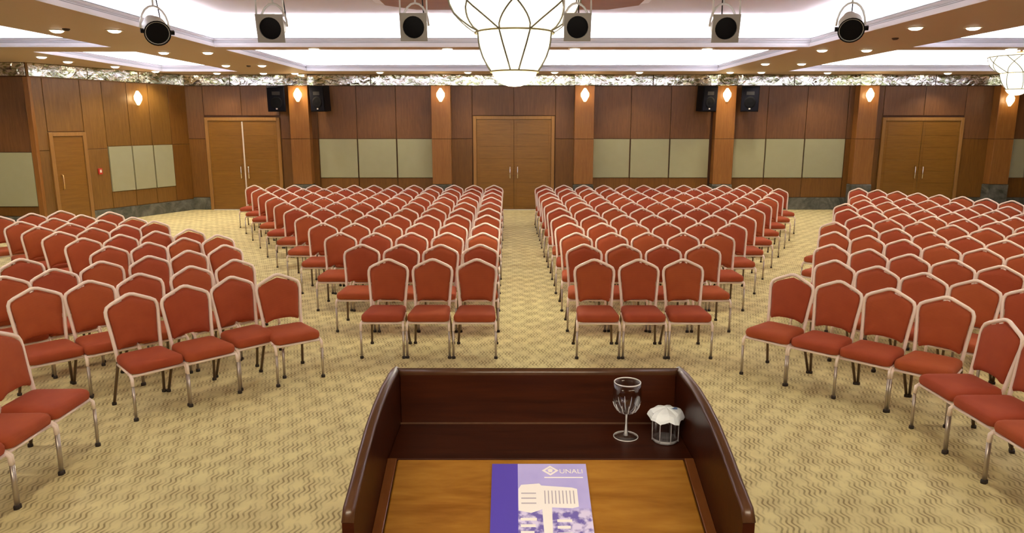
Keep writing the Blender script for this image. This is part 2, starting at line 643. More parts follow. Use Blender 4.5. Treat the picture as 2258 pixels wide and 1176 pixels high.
# ceiling ------------------------------------------------------------
HOLES = [(-13.2, -6.95, 1.5, 12.93, 4.2), (-5.15, 5.15, 1.2, 12.93, 4.15), (6.95, 13.6, 1.5, 12.93, 4.2),
         (-8.85, -6.95, 13.75, 18.75, 4.2), (-5.15, 5.15, 13.4, 18.63, 4.2), (6.95, 13.6, 13.45, 18.63, 4.2)]
xs = sorted({-15.15, 16.2, *[v for h in HOLES for v in h[:2]]})
ys = sorted({-3.15, D + 0.15, *[v for h in HOLES for v in h[2:4]]})
ce = MB()
for x0, x1 in zip(xs, xs[1:]):
    for y0, y1 in zip(ys, ys[1:]):
        cx, cy = (x0 + x1) / 2, (y0 + y1) / 2
        if any(h[0] < cx < h[1] and h[2] < cy < h[3] for h in HOLES):
            continue
        ce.add([(x0, y0, ZS), (x1, y0, ZS), (x1, y1, ZS), (x0, y1, ZS)], [(0, 1, 2, 3)])
ce.add([(-15.15, -3.15, 4.6), (16.2, -3.15, 4.6), (16.2, D + .15, 4.6), (-15.15, D + .15, 4.6)], [(0, 1, 2, 3)])
ceiling = tag(ce.obj('ceiling', M_soffit), 'pinkish brown ceiling beams around glowing white coffers', kind='structure')


def ring(b, h, o0, z0, o1, z1):
    """sloping or vertical band round a rectangle, from offset o0 at z0 to offset o1 at z1"""
    x0, x1, y0, y1 = h[:4]
    A = [(x0 - o0, y0 - o0, z0), (x1 + o0, y0 - o0, z0), (x1 + o0, y1 + o0, z0), (x0 - o0, y1 + o0, z0)]
    B = [(x0 - o1, y0 - o1, z1), (x1 + o1, y0 - o1, z1), (x1 + o1, y1 + o1, z1), (x0 - o1, y1 + o1, z1)]
    b.add(A + B, [(i, (i + 1) % 4, 4 + (i + 1) % 4, 4 + i) for i in range(4)])


for k, h in enumerate(HOLES):
    b = MB()
    prof = [(0, ZS), (0, ZS + 0.035), (0.018, ZS + 0.035), (0.018, ZS + 0.075), (0.045, ZS + 0.085), (0.045, ZS + 0.12),
            (0.03, ZS + 0.12), (0.03, ZS + 0.145), (0.065, ZS + 0.145), (0.065, ZS + 0.10), (0.21, ZS + 0.10)]
    for (o0, z0), (o1, z1) in zip(prof, prof[1:]):
        ring(b, h, o0, z0, o1, z1)
    b.obj('cornice', M_cornice, ceiling)
    b = MB()
    for (o0, z0), (o1, z1) in (((0.024, ZS + 0.143), (0.024, ZS + 0.158)), ((0.024, ZS + 0.158), (0.07, ZS + 0.158)), ((0.07, ZS + 0.158), (0.07, ZS + 0.145))):
        ring(b, h, o0, z0, o1, z1)
    b.obj('cornice_lip', M_lip, ceiling)
    b = MB()
    ring(b, h, 0.016, ZS + 0.072, 0.016, ZS + 0.082)
    ring(b, h, 0.043, ZS + 0.100, 0.043, ZS + 0.106)
    b.obj('cornice_groove', M_lip, ceiling)
    u = MB()
    zc = h[4]
    for (o0, z0), (o1, z1) in (((0.21, ZS + 0.10), (0.21, zc - 0.12)), ((0.21, zc - 0.12), (0.12, zc - 0.02)), ((0.12, zc - 0.02), (0.0, zc))):
        ring(u, h, o0, z0, o1, z1)
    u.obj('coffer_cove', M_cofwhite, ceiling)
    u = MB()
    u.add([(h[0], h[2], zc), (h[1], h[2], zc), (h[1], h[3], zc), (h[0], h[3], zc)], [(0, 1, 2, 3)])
    u.obj('coffer_top', M_cofdim, ceiling)
    x0, x1, y0, y1 = h[:4]
    zl = ZS + 0.112
    s = MB()
    s.box(x0 - 0.16, x1 + 0.16, y0 - 0.16, y0 - 0.13, ZS + 0.10, zl)
    s.box(x0 - 0.16, x1 + 0.16, y1 + 0.13, y1 + 0.16, ZS + 0.10, zl)
    s.box(x0 - 0.16, x0 - 0.13, y0 - 0.13, y1 + 0.13, ZS + 0.10, zl)
    s.box(x1 + 0.13, x1 + 0.16, y0 - 0.13, y1 + 0.13, ZS + 0.10, zl)
    s.obj('cove_strip', M_strip, ceiling)
    # the light of the strips: long thin lamps lying in the cove, shining up and inward
    COL = (0.93, 0.93, 1.0)
    for (px, py, ln, rz) in (((x0 + x1) / 2, y1 + 0.12, x1 - x0, 0), ((x0 + x1) / 2, y0 - 0.12, x1 - x0, PI),
                             (x0 - 0.12, (y0 + y1) / 2, y1 - y0, PI / 2), (x1 + 0.12, (y0 + y1) / 2, y1 - y0, -PI / 2)):
        if py < 2:
            continue
        lamp('cove_light', 'AREA', (px, py, ZS + 0.125), COVE * ln, COL, Euler((PI - 0.45, 0, rz), 'XYZ'),
             shape='RECTANGLE', size=ln, size_y=0.06)

# timber medallion above the chandelier
CHY = 9.0
o8 = lambda w, d, c: [(-w + c, CHY - d), (w - c, CHY - d), (w, CHY - d + c), (w, CHY + d - c), (w - c, CHY + d), (-w + c, CHY + d), (-w, CHY + d - c), (-w, CHY - d + c)]
b = MB()
b.prism(o8(2.0, 2.55, 0.5), 2, 4.07, 4.149)
med = tag(b.obj('ceiling_medallion', M_cornice), 'octagonal timber medallion on the ceiling above the large chandelier', 'ceiling panel')
b = MB()
b.prism(o8(1.82, 2.22, 0.40), 2, 4.0, 4.07)
b.obj('wood_board', wood('medallion_wood', (0.22, 0.085, 0.03), (0.32, 0.135, 0.05), scale=(1, 10, 10), rough=0.6), med)

# ------------------------------------------------------------------ chairs
def rrect(hx0, hx1, y0, y1, r, n=4):
    """rounded trapezoid: half width hx0 at y0 and hx1 at y1"""
    pts = []
    for cx, cy, a0 in ((hx0 - r, y0 + r, -90), (hx1 - r, y1 - r, 0), (-hx1 + r, y1 - r, 90), (-hx0 + r, y0 + r, 180)):
        for k in range(n + 1):
            a = math.radians(a0 + 90 * k / n)
            pts.append((cx + r * math.cos(a), cy + r * math.sin(a)))
    return pts


def lean(z):
    return 0.135 + (z - 0.44) * 0.19


def chair_meshes():
    R = {}
    s = MB()
    base = rrect(0.212, 0.19, -0.262, 0.155, 0.05)
    cy = -0.05
    rings = []
    for z, k in ((0.378, 0.93), (0.384, 0.975), (0.40, 1.0), (0.424, 1.0), (0.444, 0.965), (0.456, 0.88), (0.463, 0.7), (0.465, 0.35)):
        rings.append([(x * k, cy + (y - cy) * k, z + (0.004 if y > 0 else 0)) for x, y in base])
    s.rings(rings)
    R['seat'] = s.mesh('seat', M_red)
    # back pad
    half = [(0.0, 0.520), (0.08, 0.516), (0.125, 0.503), (0.150, 0.492), (0.160, 0.505), (0.168, 0.60), (0.180, 0.70), (0.189, 0.78),
            (0.182, 0.818), (0.150, 0.846), (0.075, 0.876), (0.0, 0.900)]
    out = half + [(-x, z) for x, z in half[-2:0:-1]]
    zc = 0.70
    rings = []
    for k, dy in ((0.5, 0.024), (0.9, 0.022), (0.98, 0.015), (1.0, 0.0), (0.985, -0.012), (0.93, -0.024), (0.75, -0.032), (0.4, -0.036)):
        rings.append([(x * k, lean(zc + (z - zc) * k) + dy, zc + (z - zc) * k) for x, z in out])
    b = MB()
    b.rings(rings)
    R['backrest'] = b.mesh('backrest', M_red)
    # arched frame of the back
    hp = [(0.176, 0.40), (0.179, 0.48), (0.186, 0.58), (0.196, 0.68), (0.205, 0.77), (0.204, 0.81), (0.191, 0.842), (0.155, 0.864), (0.09, 0.893), (0.03, 0.920), (0.0, 0.925)]
    path = [(-x, lean(z), z) for x, z in hp] + [(x, lean(z), z) for x, z in hp[-2::-1]]
    f = MB()
    f.tube(path, 0.0158, 7)
    R['back_frame'] = f.mesh('back_frame', M_frame)
    # seat frame: side rails, front and rear rail
    r = MB()
    for sx in (-1, 1):
        r.tube([(sx * 0.181, 0.125, 0.375), (sx * 0.205, -0.18, 0.371)], 0.011, 6)
    r.tube([(-0.205, -0.235, 0.362), (0.205, -0.235, 0.362)], 0.012, 6)
    r.tube([(-0.180, 0.12, 0.372), (0.180, 0.12, 0.372)], 0.010, 6)
    R['seat_frame'] = r.mesh('seat_frame', M_frame)
    for sx, tagn in ((-1, 'l'), (1, 'r')):
        for far in (0, 1):
            L = MB()
            L.tube([(sx * 0.205, -0.17, 0.371), (sx * 0.209, -0.228, 0.368), (sx * 0.212, -0.256, 0.346), (sx * 0.213, -0.260, 0.29)], 0.0135, 7)
            L.cur = 1
            L.tube([(sx * 0.213, -0.260, 0.292), (sx * 0.213, -0.256, 0.012)], 0.0118, 7)
            if far:
                L.cur = 2
                L.tube([(sx * 0.213, -0.256, 0.0), (sx * 0.213, -0.256, 0.022)], 0.016, 7)
            R[f'front{tagn}{far}'] = L.mesh('leg', [M_frame, M_leg, M_foot])
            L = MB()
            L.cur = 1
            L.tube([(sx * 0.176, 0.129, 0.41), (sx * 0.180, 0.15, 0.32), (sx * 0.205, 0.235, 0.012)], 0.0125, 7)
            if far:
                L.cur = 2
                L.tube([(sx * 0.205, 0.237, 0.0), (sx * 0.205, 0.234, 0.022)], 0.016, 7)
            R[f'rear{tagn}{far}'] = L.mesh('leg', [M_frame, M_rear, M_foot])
        for nm, x, y in (('front', 0.213, -0.256), ('rear', 0.205, 0.236)):
            F = MB()
            F.lathe([(0, 0), (0.019, 0), (0.019, 0.018), (0.014, 0.026), (0, 0.026)], 10, Matrix.Translation((sx * x, y, 0)))
            R[f'foot{nm}{tagn}'] = F.mesh('foot_cap', M_foot)
    return R


CM = chair_meshes()


def make_chair(far):
    t = thing('banquet_chair', 'terracotta banquet chair', 'chair')
    for n in ('seat', 'backrest', 'back_frame', 'seat_frame'):
        link(n, CM[n], t)
    for nm in ('front', 'rear'):
        for sd in 'lr':
            l = link('leg', CM[f'{nm}{sd}{int(far)}'], t)
            if not far:
                link('foot_cap', CM[f'foot{nm}{sd}'], l)
    return t


protos = [make_chair(False), make_chair(True)]
used = [False, False]


def chair(topx, topy, yaw, label, group, far, jit=True):
    """topx, topy: where the peak of the back stands over the floor"""
    yaw = math.radians(yaw + (random.uniform(-1.0, 1.0) if jit else 0))
    r = 0.227
    loc = (topx + r * math.sin(yaw), topy - r * math.cos(yaw), 0)
    k = int(far)
    if not used[k]:
        o = protos[k]
        used[k] = True
        o.location = loc
        o.rotation_euler = (0, 0, yaw)
        o['label'] = label
    else:
        o = dup(protos[k], loc, (0, 0, yaw), label)
    o['group'] = group
    return o


for r in range(11):
    Y = 7.41 + 0.936 * r
    for k in range(3 + r):
        side = 'at the left end of the row' if k == r + 2 else None
        lab = f'terracotta chair, left centre block, {ordn(r)} row from the front, {ordn(k)} from the aisle'
        chair(-0.37 - 0.005 * r - 0.466 * k, Y + random.uniform(-0.015, 0.015), 0, lab, 'chairs left of the centre aisle', r > 3)
    n = 3 + r if r < 10 else 12
    for k in range(n):
        lab = f'terracotta chair, right centre block, {ordn(r)} row from the front, {ordn(k)} from the aisle'
        chair(0.865 - 0.012 * r + 0.466 * k, Y + random.uniform(-0.015, 0.015), 0, lab, 'chairs right of the centre aisle', r > 3)

LB = [[(-2.23, 6.64), (-2.62, 6.52), (-2.89, 6.15), (-3.21, 5.85)],
      [(-2.92, 7.38), (-3.22, 7.02), (-3.55, 6.66), (-3.84, 6.34), (-4.15, 6.06)],
      [(-3.39, 8.31), (-3.65, 7.93), (-3.92, 7.59), (-4.26, 7.28), (-4.5, 6.88), (-4.75, 6.53)],
      [(-3.79, 9.10), (-4.11, 8.85), (-4.38, 8.5), (-4.70, 8.22)],
      [(-4.39, 9.62), (-4.74, 9.42), (-5.05, 9.12), (-5.36, 8.83)],
      [(-5.26, 10.44), (-5.48, 10.04), (-5.76, 9.74), (-5.99, 9.37)],
      [(-5.81, 10.89), (-6.10, 10.55), (-6.35, 10.19), (-6.58, 9.85)],
      [(-6.53, 11.56), (-6.76, 11.17), (-6.94, 10.77), (-7.19, 10.39)],
      [(-7.42, 11.72), (-7.67, 11.37), (-7.94, 11.01)]]
for r, row in enumerate(LB):
    for k, (x, y) in enumerate(row):
        yaw = 47 if (r, k) != (0, 0) else 37
        chair(x, y, yaw, f'terracotta chair, angled left block, {ordn(r)} row from the stage, {ordn(k)} from its right end',
              'chairs in the angled left block', r > 2)
for k, (x, y) in enumerate([(-5.19, 7.42), (-5.42, 7.02)]):
    chair(x, y, 50, f'terracotta chair in the short far-left row, {"its inner" if k == 0 else "its outer, cut by the left edge"} one', 'chairs at the left edge', False)

ur, nr = Vector((math.cos(math.radians(-46)), math.sin(math.radians(-46)))), Vector((math.sin(math.radians(46)), math.cos(math.radians(46))))
# rows of the angled right block: (distance n, slope, first u, number)
RB = [(6.53, 0.02, -2.92, 4), (7.53, -0.05, -2.93, 5), (8.5, -0.06, -3.37, 6), (9.53, -0.06, -3.77, 7), (10.56, -0.09, -4.17, 8),
      (11.50, -0.06, -4.17, 8), (12.33, -0.03, -4.68, 9), (13.16, -0.06, -5.05, 10), (14.0, -0.09, -5.06, 10),
      (14.92, -0.13, -5.50, 11), (16.2, -0.23, -6.12, 13)]
for r, (n0, sl, u0, num) in enumerate(RB):
    for k in range(num):
        u = u0 + 0.43 * k
        n = n0 + sl * (u + 4.2 if r > 3 else u + 2.9)
        p = ur * u + nr * n
        chair(p.x, p.y, -47, f'terracotta chair, angled right block, {ordn(r)} row from the stage, {ordn(k)} from its left end',
              'chairs in the angled right block', r > 2)
for k in range(4):
    chair(-3.30 - 0.227, 4.70 - 0.44 * k, 90, f'terracotta chair facing sideways at the lower left edge, {ordn(k)} from the back', 'sideways chairs at the left', False, False)
for k in range(4):
    chair(3.37 + 0.227, 5.03 - 0.435 * k, -88, f'terracotta chair facing sideways at the lower right edge, {ordn(k)} from the back', 'sideways chairs at the right', False, False)

# ------------------------------------------------------------------ lectern on the stage
b = MB()
b.bbox(-5, 5, -2.9, 2.0, 0.0, 0.5, 0.01)
tag(b.obj('stage_platform', M_side), 'low timber stage platform under the lectern', 'stage')
M_mah = wood('mahogany', (0.022, 0.004, 0.0012), (0.054, 0.011, 0.0025), scale=(1.2, 14, 14), rough=0.36, vary=0.0)
M_mah.node_tree.nodes['Principled BSDF'].inputs['Specular IOR Level'].default_value = 0.3
M_mah2 = wood('mahogany_edge_highlight', (0.055, 0.022, 0.009), (0.09, 0.04, 0.018), scale=(8, 2, 8), rough=0.3, vary=0.0)  # lighter mahogany, edge highlight put into the colour
M_desk = wood('desk_veneer', (0.21, 0.078, 0.010), (0.42, 0.205, 0.032), scale=(1.1, 6, 6), rough=0.22, vary=0.0)
M_batten = wood('batten', (0.10, 0.03, 0.008), (0.16, 0.055, 0.014), scale=(8, 2, 8), rough=0.25, vary=0.0)
LX = 0.066
lec = thing('lectern', 'dark mahogany lectern with raised sides and a lighter sloping desk', 'lectern', (LX, 1.3, 0.5))


def L(y):
    return y - 1.3


def lz(z):
    return z - 0.5


side_prof = [(1.76, 1.697), (1.70, 1.704), (1.59, 1.709), (1.50, 1.703), (1.42, 1.692), (1.33, 1.668), (1.26, 1.645), (1.20, 1.628), (1.185, 1.61), (1.185, 1.30), (1.25, 0.5), (1.76, 0.5)]
for sx in (-1, 1):
    b = MB()
    b.prism([(L(y), lz(z)) for y, z in side_prof], 0, sx * 0.375, sx * 0.353)
    sp = b.obj('side_panel', M_mah, lec)
    e = MB()
    e.tube([(sx * 0.364, L(y), lz(z)) for y, z in side_prof[:9]], 0.0125, 6)
    e.obj('edge_moulding', M_mah2, sp)
b = MB()
b.bbox(-0.353, 0.353, L(1.735), L(1.757), 0, lz(1.697), 0.003)
fp = b.obj('front_panel', M_mah, lec)
e = MB()
e.tube([(-0.36, L(1.746), lz(1.697)), (0.36, L(1.746), lz(1.697))], 0.0125, 6)
e.obj('edge_moulding', M_mah2, fp)
b = MB()
b.bbox(-0.353, 0.353, L(1.536), L(1.735), lz(1.538), lz(1.563), 0.002)
b.obj('shelf', M_mah, lec)
e = MB()
e.prism([(L(1.735), lz(1.563)), (L(1.735), lz(1.5665)), (L(1.7315), lz(1.563))], 0, -0.353, 0.353)
e.obj('bead', M_mah2, fp)
SL = math.radians(17.6)
b = MB()
b.bbox(-0.330, 0.330, -0.60, -0.001, -0.02, 0.0, 0.003)
desk = b.obj('desk_top', M_desk, lec, loc=(0, L(1.536), lz(1.563)), rot=(SL, 0, 0))
for sx in (-1, 1):
    e = MB()
    e.bbox(sx * 0.342 - 0.011, sx * 0.342 + 0.011, -0.60, -0.001, -0.02, 0.004, 0.0015)
    e.obj('side_batten', M_batten, lec, loc=(0, L(1.536), lz(1.563)), rot=(SL, 0, 0))
b = MB()
b.bbox(-0.353, 0.353, L(0.965), L(0.985), lz(1.30), lz(1.415), 0.003)
b.bbox(-0.353, 0.353, L(1.25), L(1.27), 0, lz(1.40), 0.003)
b.obj('apron', M_mah, lec)

# brochure on the sloping desk: local x across, local y up the slope
bro = thing('brochure', 'purple and lavender brochure with a white building on its cover, lying on the lectern desk', 'brochure',
            (0, 1.536, 1.563), (SL, 0, 0))
M_pur = mat('purple_print', (0.10, 0.07, 0.50), 0.3)
M_lav = mat('lavender_print', (0.36, 0.32, 0.66), 0.3)
BX0, BX1, BT, BB = -0.045, 0.168, -0.022, -0.335
b = MB()
b.bbox(BX0, BX1, BB, BT, 0.0005, 0.005, 0.001)
b.obj('pages', mat('paper', (0.8, 0.78, 0.8), 0.6), bro)
b = MB()
b.box(BX0, BX0 + 0.058, BB, BT, 0.005, 0.0056)
b.obj('cover_band', M_pur, bro)


def cover_print():
    m = mat('cover_print', (0.4, 0.35, 0.7), 0.3)
    g = N(m)
    tc = g.n('ShaderNodeTexCoord')
    sp = g.n('ShaderNodeSeparateXYZ')
    g.l(tc.outputs['Object'], sp.inputs[0])
    x, y = sp.outputs[0], sp.outputs[1]
    a = g.n('ShaderNodeTexNoise', i_Scale=16.0, i_Detail=2.0)
    g.l(tc.outputs['Object'], a.inputs['Vector'])
    sky = g.mix(a.outputs[0], (0.33, 0.32, 0.78), (0.56, 0.52, 0.95))
    # lower garden part darker violet with pale blotches
    d = g.n('ShaderNodeTexNoise', i_Scale=55.0, i_Detail=3.0)
    g.l(tc.outputs['Object'], d.inputs['Vector'])
    mr = g.n('ShaderNodeMapRange', i_1=0.42, i_2=0.58)
    g.l(d.outputs[0], mr.inputs[0])
    low = g.mix(mr.outputs[0], (0.17, 0.14, 0.50), (0.70, 0.66, 0.98))
    f = g.n('ShaderNodeMapRange', i_1=-0.150, i_2=-0.162)
    g.l(y, f.inputs[0])
    g.l(g.mix(f.outputs[0], sky, low), g.b.inputs['Base Color'])
    return m


b = MB()
b.box(BX0 + 0.058, BX1, BB, BT, 0.005, 0.0056)
b.obj('cover_picture', cover_print(), bro)
M_pw = mat('white_print', (0.88, 0.87, 0.90), 0.3)
M_pg = mat('grey_print', (0.42, 0.40, 0.52), 0.3)
b = MB()
z0, z1 = 0.0056, 0.0060
b.prism([(0.014, -0.098), (0.020, -0.086), (0.060, -0.082), (0.064, -0.088), (0.130, -0.094), (0.142, -0.098), (0.142, -0.148), (0.128, -0.152),
         (0.085, -0.150), (0.082, -0.300), (0.068, -0.300), (0.064, -0.155), (0.040, -0.165), (0.014, -0.158)], 2, z0, z1)
b.obj('printed_building', M_pw, bro)
b = MB()
for k in range(9):
    xx = 0.070 + 0.0078 * k
    b.box(xx, xx + 0.0022, -0.140, -0.103, z1, z1 + 0.0002)
for k in range(3):
    b.box(0.020, 0.052, -0.112 - 0.014 * k, -0.109 - 0.014 * k, z1, z1 + 0.0002)
tag(b.obj('printed_windows', M_pg, bro), kind='stuff')
b = MB()
for k in range(7):
    yy = -0.185 - 0.017 * k
    b.box(0.018, 0.052 - 0.003 * (k % 3), yy, yy + 0.007, z0, z1)
    b.box(0.094, 0.125 - 0.004 * (k % 2), yy - 0.004, yy + 0.003, z0, z1)
tag(b.obj('printed_lines', M_pw, bro), kind='stuff')
b = MB()
q = lambda r: [(0.086 + r * 1.25, -0.043), (0.086, -0.043 + r), (0.086 - r * 1.25, -0.043), (0.086, -0.043 - r)]
o_, i_ = q(0.015), q(0.0095)
vs_ = [(*p, z0) for p in o_] + [(*p, z0) for p in i_] + [(*p, z1) for p in o_] + [(*p, z1) for p in i_]
fs_ = []
for k in range(4):
    l = (k + 1) % 4
    fs_ += [(8 + k, 8 + l, 12 + l, 12 + k), (k, l, 8 + l, 8 + k), (4 + k, 4 + l, 12 + l, 12 + k)]
b.add(vs_, fs_)
b.prism([(0.080, -0.040), (0.086, -0.036), (0.092, -0.040), (0.090, -0.048), (0.082, -0.048)], 2, z0, z1)
b.obj('printed_emblem', M_pw, bro)


def text(s, x, y, size, parent, m):
    cu = bpy.data.curves.new('lettering', 'FONT')
    cu.body = s
    cu.size = size
    cu.extrude = 0.0002
    cu.materials.append(m)
    tmp = bpy.data.objects.new('lettering_source', cu)
    C.objects.link(tmp)
    bpy.context.view_layer.update()
    me = bpy.data.meshes.new_from_object(tmp.evaluated_get(bpy.context.evaluated_depsgraph_get()))
    bpy.data.objects.remove(tmp)
    return tag(link('lettering', me, parent, (x, y, z1)), kind='stuff')


text('UNALI', 0.106, -0.0515, 0.0185, bro, M_pw)
b = MB()
b.box(0.072, 0.158, -0.0655, -0.0625, z0, z1)
b.obj('printed_rule', M_pw, bro)

# glassware
M_glass = bpy.data.materials.new('clear_glass')
M_glass.use_nodes = True
_t = M_glass.node_tree
_t.nodes.remove(_t.nodes['Principled BSDF'])
_tr = _t.nodes.new('ShaderNodeBsdfTransparent')
_tr.inputs[0].default_value = (0.93, 0.94, 0.95, 1)
_gl = _t.nodes.new('ShaderNodeBsdfGlossy')
_gl.inputs['Roughness'].default_value = 0.04
_lw = _t.nodes.new('ShaderNodeLayerWeight')
_lw.inputs['Blend'].default_value = 0.28
_ml = _t.nodes.new('ShaderNodeMath')
_ml.operation = 'MULTIPLY'
_ml.inputs[1].default_value = 0.75
_t.links.new(_lw.outputs['Facing'], _ml.inputs[0])
_mx = _t.nodes.new('ShaderNodeMixShader')
_t.links.new(_ml.outputs[0], _mx.inputs[0])
_t.links.new(_tr.outputs[0], _mx.inputs[1])
_t.links.new(_gl.outputs[0], _mx.inputs[2])
_t.links.new(_mx.outputs[0], _t.nodes['Material Output'].inputs[0])
M_glint = mat('glass_highlight', (0.9, 0.88, 0.9), 0.12, Transmission_Weight=0.35, Specular_IOR_Level=1.0)  # pale material that paints highlights along the glass edges
gob = thing('goblet', 'stemmed water glass standing at the back of the lectern shelf', 'glass', (0.281, 1.655, 1.5635))
b = MB()
prof_o = [(0.012, 0.063), (0.022, 0.069), (0.031, 0.084), (0.0355, 0.102), (0.035, 0.122), (0.0325, 0.142)]
prof_i = [(0.0308, 0.142), (0.0332, 0.122), (0.0336, 0.102), (0.0292, 0.086), (0.020, 0.072), (0, 0.068)]
b.lathe(prof_o + prof_i, 28)
b.obj('bowl', M_glass, gob)
b = MB()
b.lathe([(0, 0.0), (0.031, 0.0), (0.031, 0.0015), (0.012, 0.006), (0.0055, 0.012), (0.0045, 0.035), (0.006, 0.044), (0.0045, 0.05), (0.012, 0.063), (0, 0.064)], 24)
b.obj('stem', M_glass, gob)
b = MB()
b.tube([(0.0317 * math.cos(2 * PI * k / 28), 0.0317 * math.sin(2 * PI * k / 28), 0.142) for k in range(28)], 0.0016, 6, closed=True)
b.obj('rim', M_glint, gob)
b = MB()
for k in range(12):
    a = 2 * PI * k / 12
    b.tube([((r + 0.0006) * math.cos(a), (r + 0.0006) * math.sin(a), z) for r, z in ((0.010, 0.0625), (0.022, 0.069), (0.030, 0.082), (0.0335, 0.092))], [0.0010, 0.0014, 0.0012, 0.0006], 4)
tag(b.obj('cut_glints', M_glint, gob), kind='stuff')  # white ridges painting the glints of the cut bowl
b = MB()
b.tube([(0.030 * math.cos(2 * PI * k / 24), 0.030 * math.sin(2 * PI * k / 24), 0.0012) for k in range(24)], 0.0012, 6, closed=True)
b.obj('foot_rim', M_glint, gob)
b = MB()
b.tube([(0, 0, 0.004), (0, 0, 0.02), (0, 0, 0.044), (0, 0, 0.058)], [0.006, 0.0028, 0.0018, 0.0026], 8)
b.obj('stem_glint', M_glint, gob)  # pale core added inside to paint the gleam of the stem
tum = thing('tumbler', 'short drinking glass with a crumpled white paper cap, right of the goblet', 'glass', (0.373, 1.633, 1.5635))
b = MB()
b.lathe([(0, 0), (0.030, 0), (0.033, 0.004), (0.034, 0.074), (0.0322, 0.074), (0.0312, 0.010), (0, 0.008)], 28)
b.obj('glass_body', M_glass, tum)
b = MB()
b.lathe([(0, 0.0005), (0.0295, 0.0005), (0.0315, 0.006), (0.030, 0.0085), (0, 0.0065)], 12)
b.obj('thick_base', M_glint, tum)
b = MB()
for k in range(8):
    a = 2 * PI * k / 8 + 0.2
    b.tube([(0.0335 * math.cos(a), 0.0335 * math.sin(a), z) for z in (0.006, 0.04, 0.060)], [0.0012, 0.0008, 0.0005], 4)
tag(b.obj('facet_edges', M_glint, tum), kind='stuff')
b = MB()
n = 24
rings = []
for j, (r, z) in enumerate([(0.043, 0.060), (0.041, 0.067), (0.036, 0.0755), (0.030, 0.0795), (0.016, 0.084), (0.004, 0.086)]):
    rings.append([(r * (1 + 0.09 * (1 - j / 5) * math.sin(5 * a + 1) + 0.05 * math.sin(9 * a)) * math.cos(a),
                   r * (1 + 0.09 * (1 - j / 5) * math.sin(5 * a + 1)) * math.sin(a), z + 0.004 * (1 - j / 6) * math.sin(7 * a)) for a in [2 * PI * k / n for k in range(n)]])
b.rings(rings, cap0=False, smooth=False)
cap = b.obj('paper_cap', mat('white_paper', (0.74, 0.80, 0.86), 0.6), tum)
b = MB()
b.box(0.002, 0.026, -0.006, 0.006, 0.0832, 0.0840)
b.obj('blue_print', mat('blue_print', (0.10, 0.17, 0.36), 0.6), cap)

# ------------------------------------------------------------------ chandeliers
ch = thing('chandelier', 'large tiered glass bowl chandelier glowing above the centre aisle', 'chandelier', (0.03, CHY, 0))
b = MB()
b.lathe([(0.44, 3.40), (0.52, 3.44), (0.62, 3.52), (0.71, 3.62), (0.77, 3.74), (0.785, 3.84), (0.76, 3.90), (0.70, 3.92), (0.0, 3.90)], 40)
b.obj('upper_bowl', M_bowl, ch)
b = MB()
b.lathe([(0.27, 2.955), (0.33, 3.03), (0.385, 3.13), (0.43, 3.25), (0.455, 3.38), (0.0, 3.39)], 40)
b.obj('middle_bowl', M_bowl, ch)
b = MB()
b.lathe([(0.0, 2.775), (0.08, 2.782), (0.16, 2.81), (0.22, 2.855), (0.262, 2.91), (0.275, 2.945), (0.0, 2.95)], 32)
b.obj('lower_bowl', M_bowl, ch)


def ringp(b, r, z, t, n=40):
    b.tube([(r * math.cos(2 * PI * k / n), r * math.sin(2 * PI * k / n), z) for k in range(n)], t, 6, closed=True)


for r, z in ((0.475, 3.40), (0.29, 2.95), (0.80, 3.86)):
    b = MB()
    ringp(b, r, z, 0.011)
    b.obj('metal_ring', M_ringgold, ch)


def ru(z):
    P = [(3.40, 0.455), (3.44, 0.535), (3.52, 0.635), (3.62, 0.725), (3.74, 0.785), (3.86, 0.80)]
    for (a, ra), (c, rc) in zip(P, P[1:]):
        if z <= c:
            return ra + (rc - ra) * (z - a) / (c - a)
    return 0.80


def rl(z):
    P = [(2.95, 0.285), (3.03, 0.345), (3.13, 0.40), (3.25, 0.445), (3.40, 0.470)]
    for (a, ra), (c, rc) in zip(P, P[1:]):
        if z <= c:
            return ra + (rc - ra) * (z - a) / (c - a)
    return 0.47


for k in range(8):
    for sg in (-1, 1):
        b = MB()
        pts = []
        for j in range(11):
            z = 3.40 + 0.46 * j / 10
            a = 2 * PI * k / 8 + PI / 8 + sg * 0.62 * (j / 10)
            pts.append((ru(z) * math.cos(a), ru(z) * math.sin(a), z))
        b.tube(pts, 0.010, 5)
        b.obj('cage_wire', M_wire, ch)
    b = MB()
    pts = []
    for j in range(9):
        z = 2.95 + 0.45 * j / 8
        a = 2 * PI * k / 8 + PI / 8 + (0.22 if k % 2 else -0.22) * (1 - j / 8)
        pts.append((rl(z) * math.cos(a), rl(z) * math.sin(a), z))
    b.tube(pts, 0.010, 5)
    b.obj('cage_wire', M_wire, ch)
b = MB()
b.lathe([(0, 3.9), (0.05, 3.9), (0.05, 3.96), (0.12, 3.97), (0.12, 3.999), (0, 3.999)], 16)
b.obj('ceiling_rose', M_brass, ch)
sc = 0.75
ch2 = dup(ch, (10.95, 16.0, 0.86), None, 'glowing bowl chandelier at the right edge, partly hidden by the ceiling beam', (sc, sc, sc))
b = MB()
b.lathe([(0, 3.99), (0.03, 3.99), (0.03, 4.40), (0.1, 4.41), (0.1, 4.452), (0, 4.452)], 12)
b.obj('hanging_stem', M_brass, ch2)
lamp('chandelier_light', 'POINT', (0.03, CHY, 2.6), 90, (1, 0.93, 0.72), shadow_soft_size=0.3)

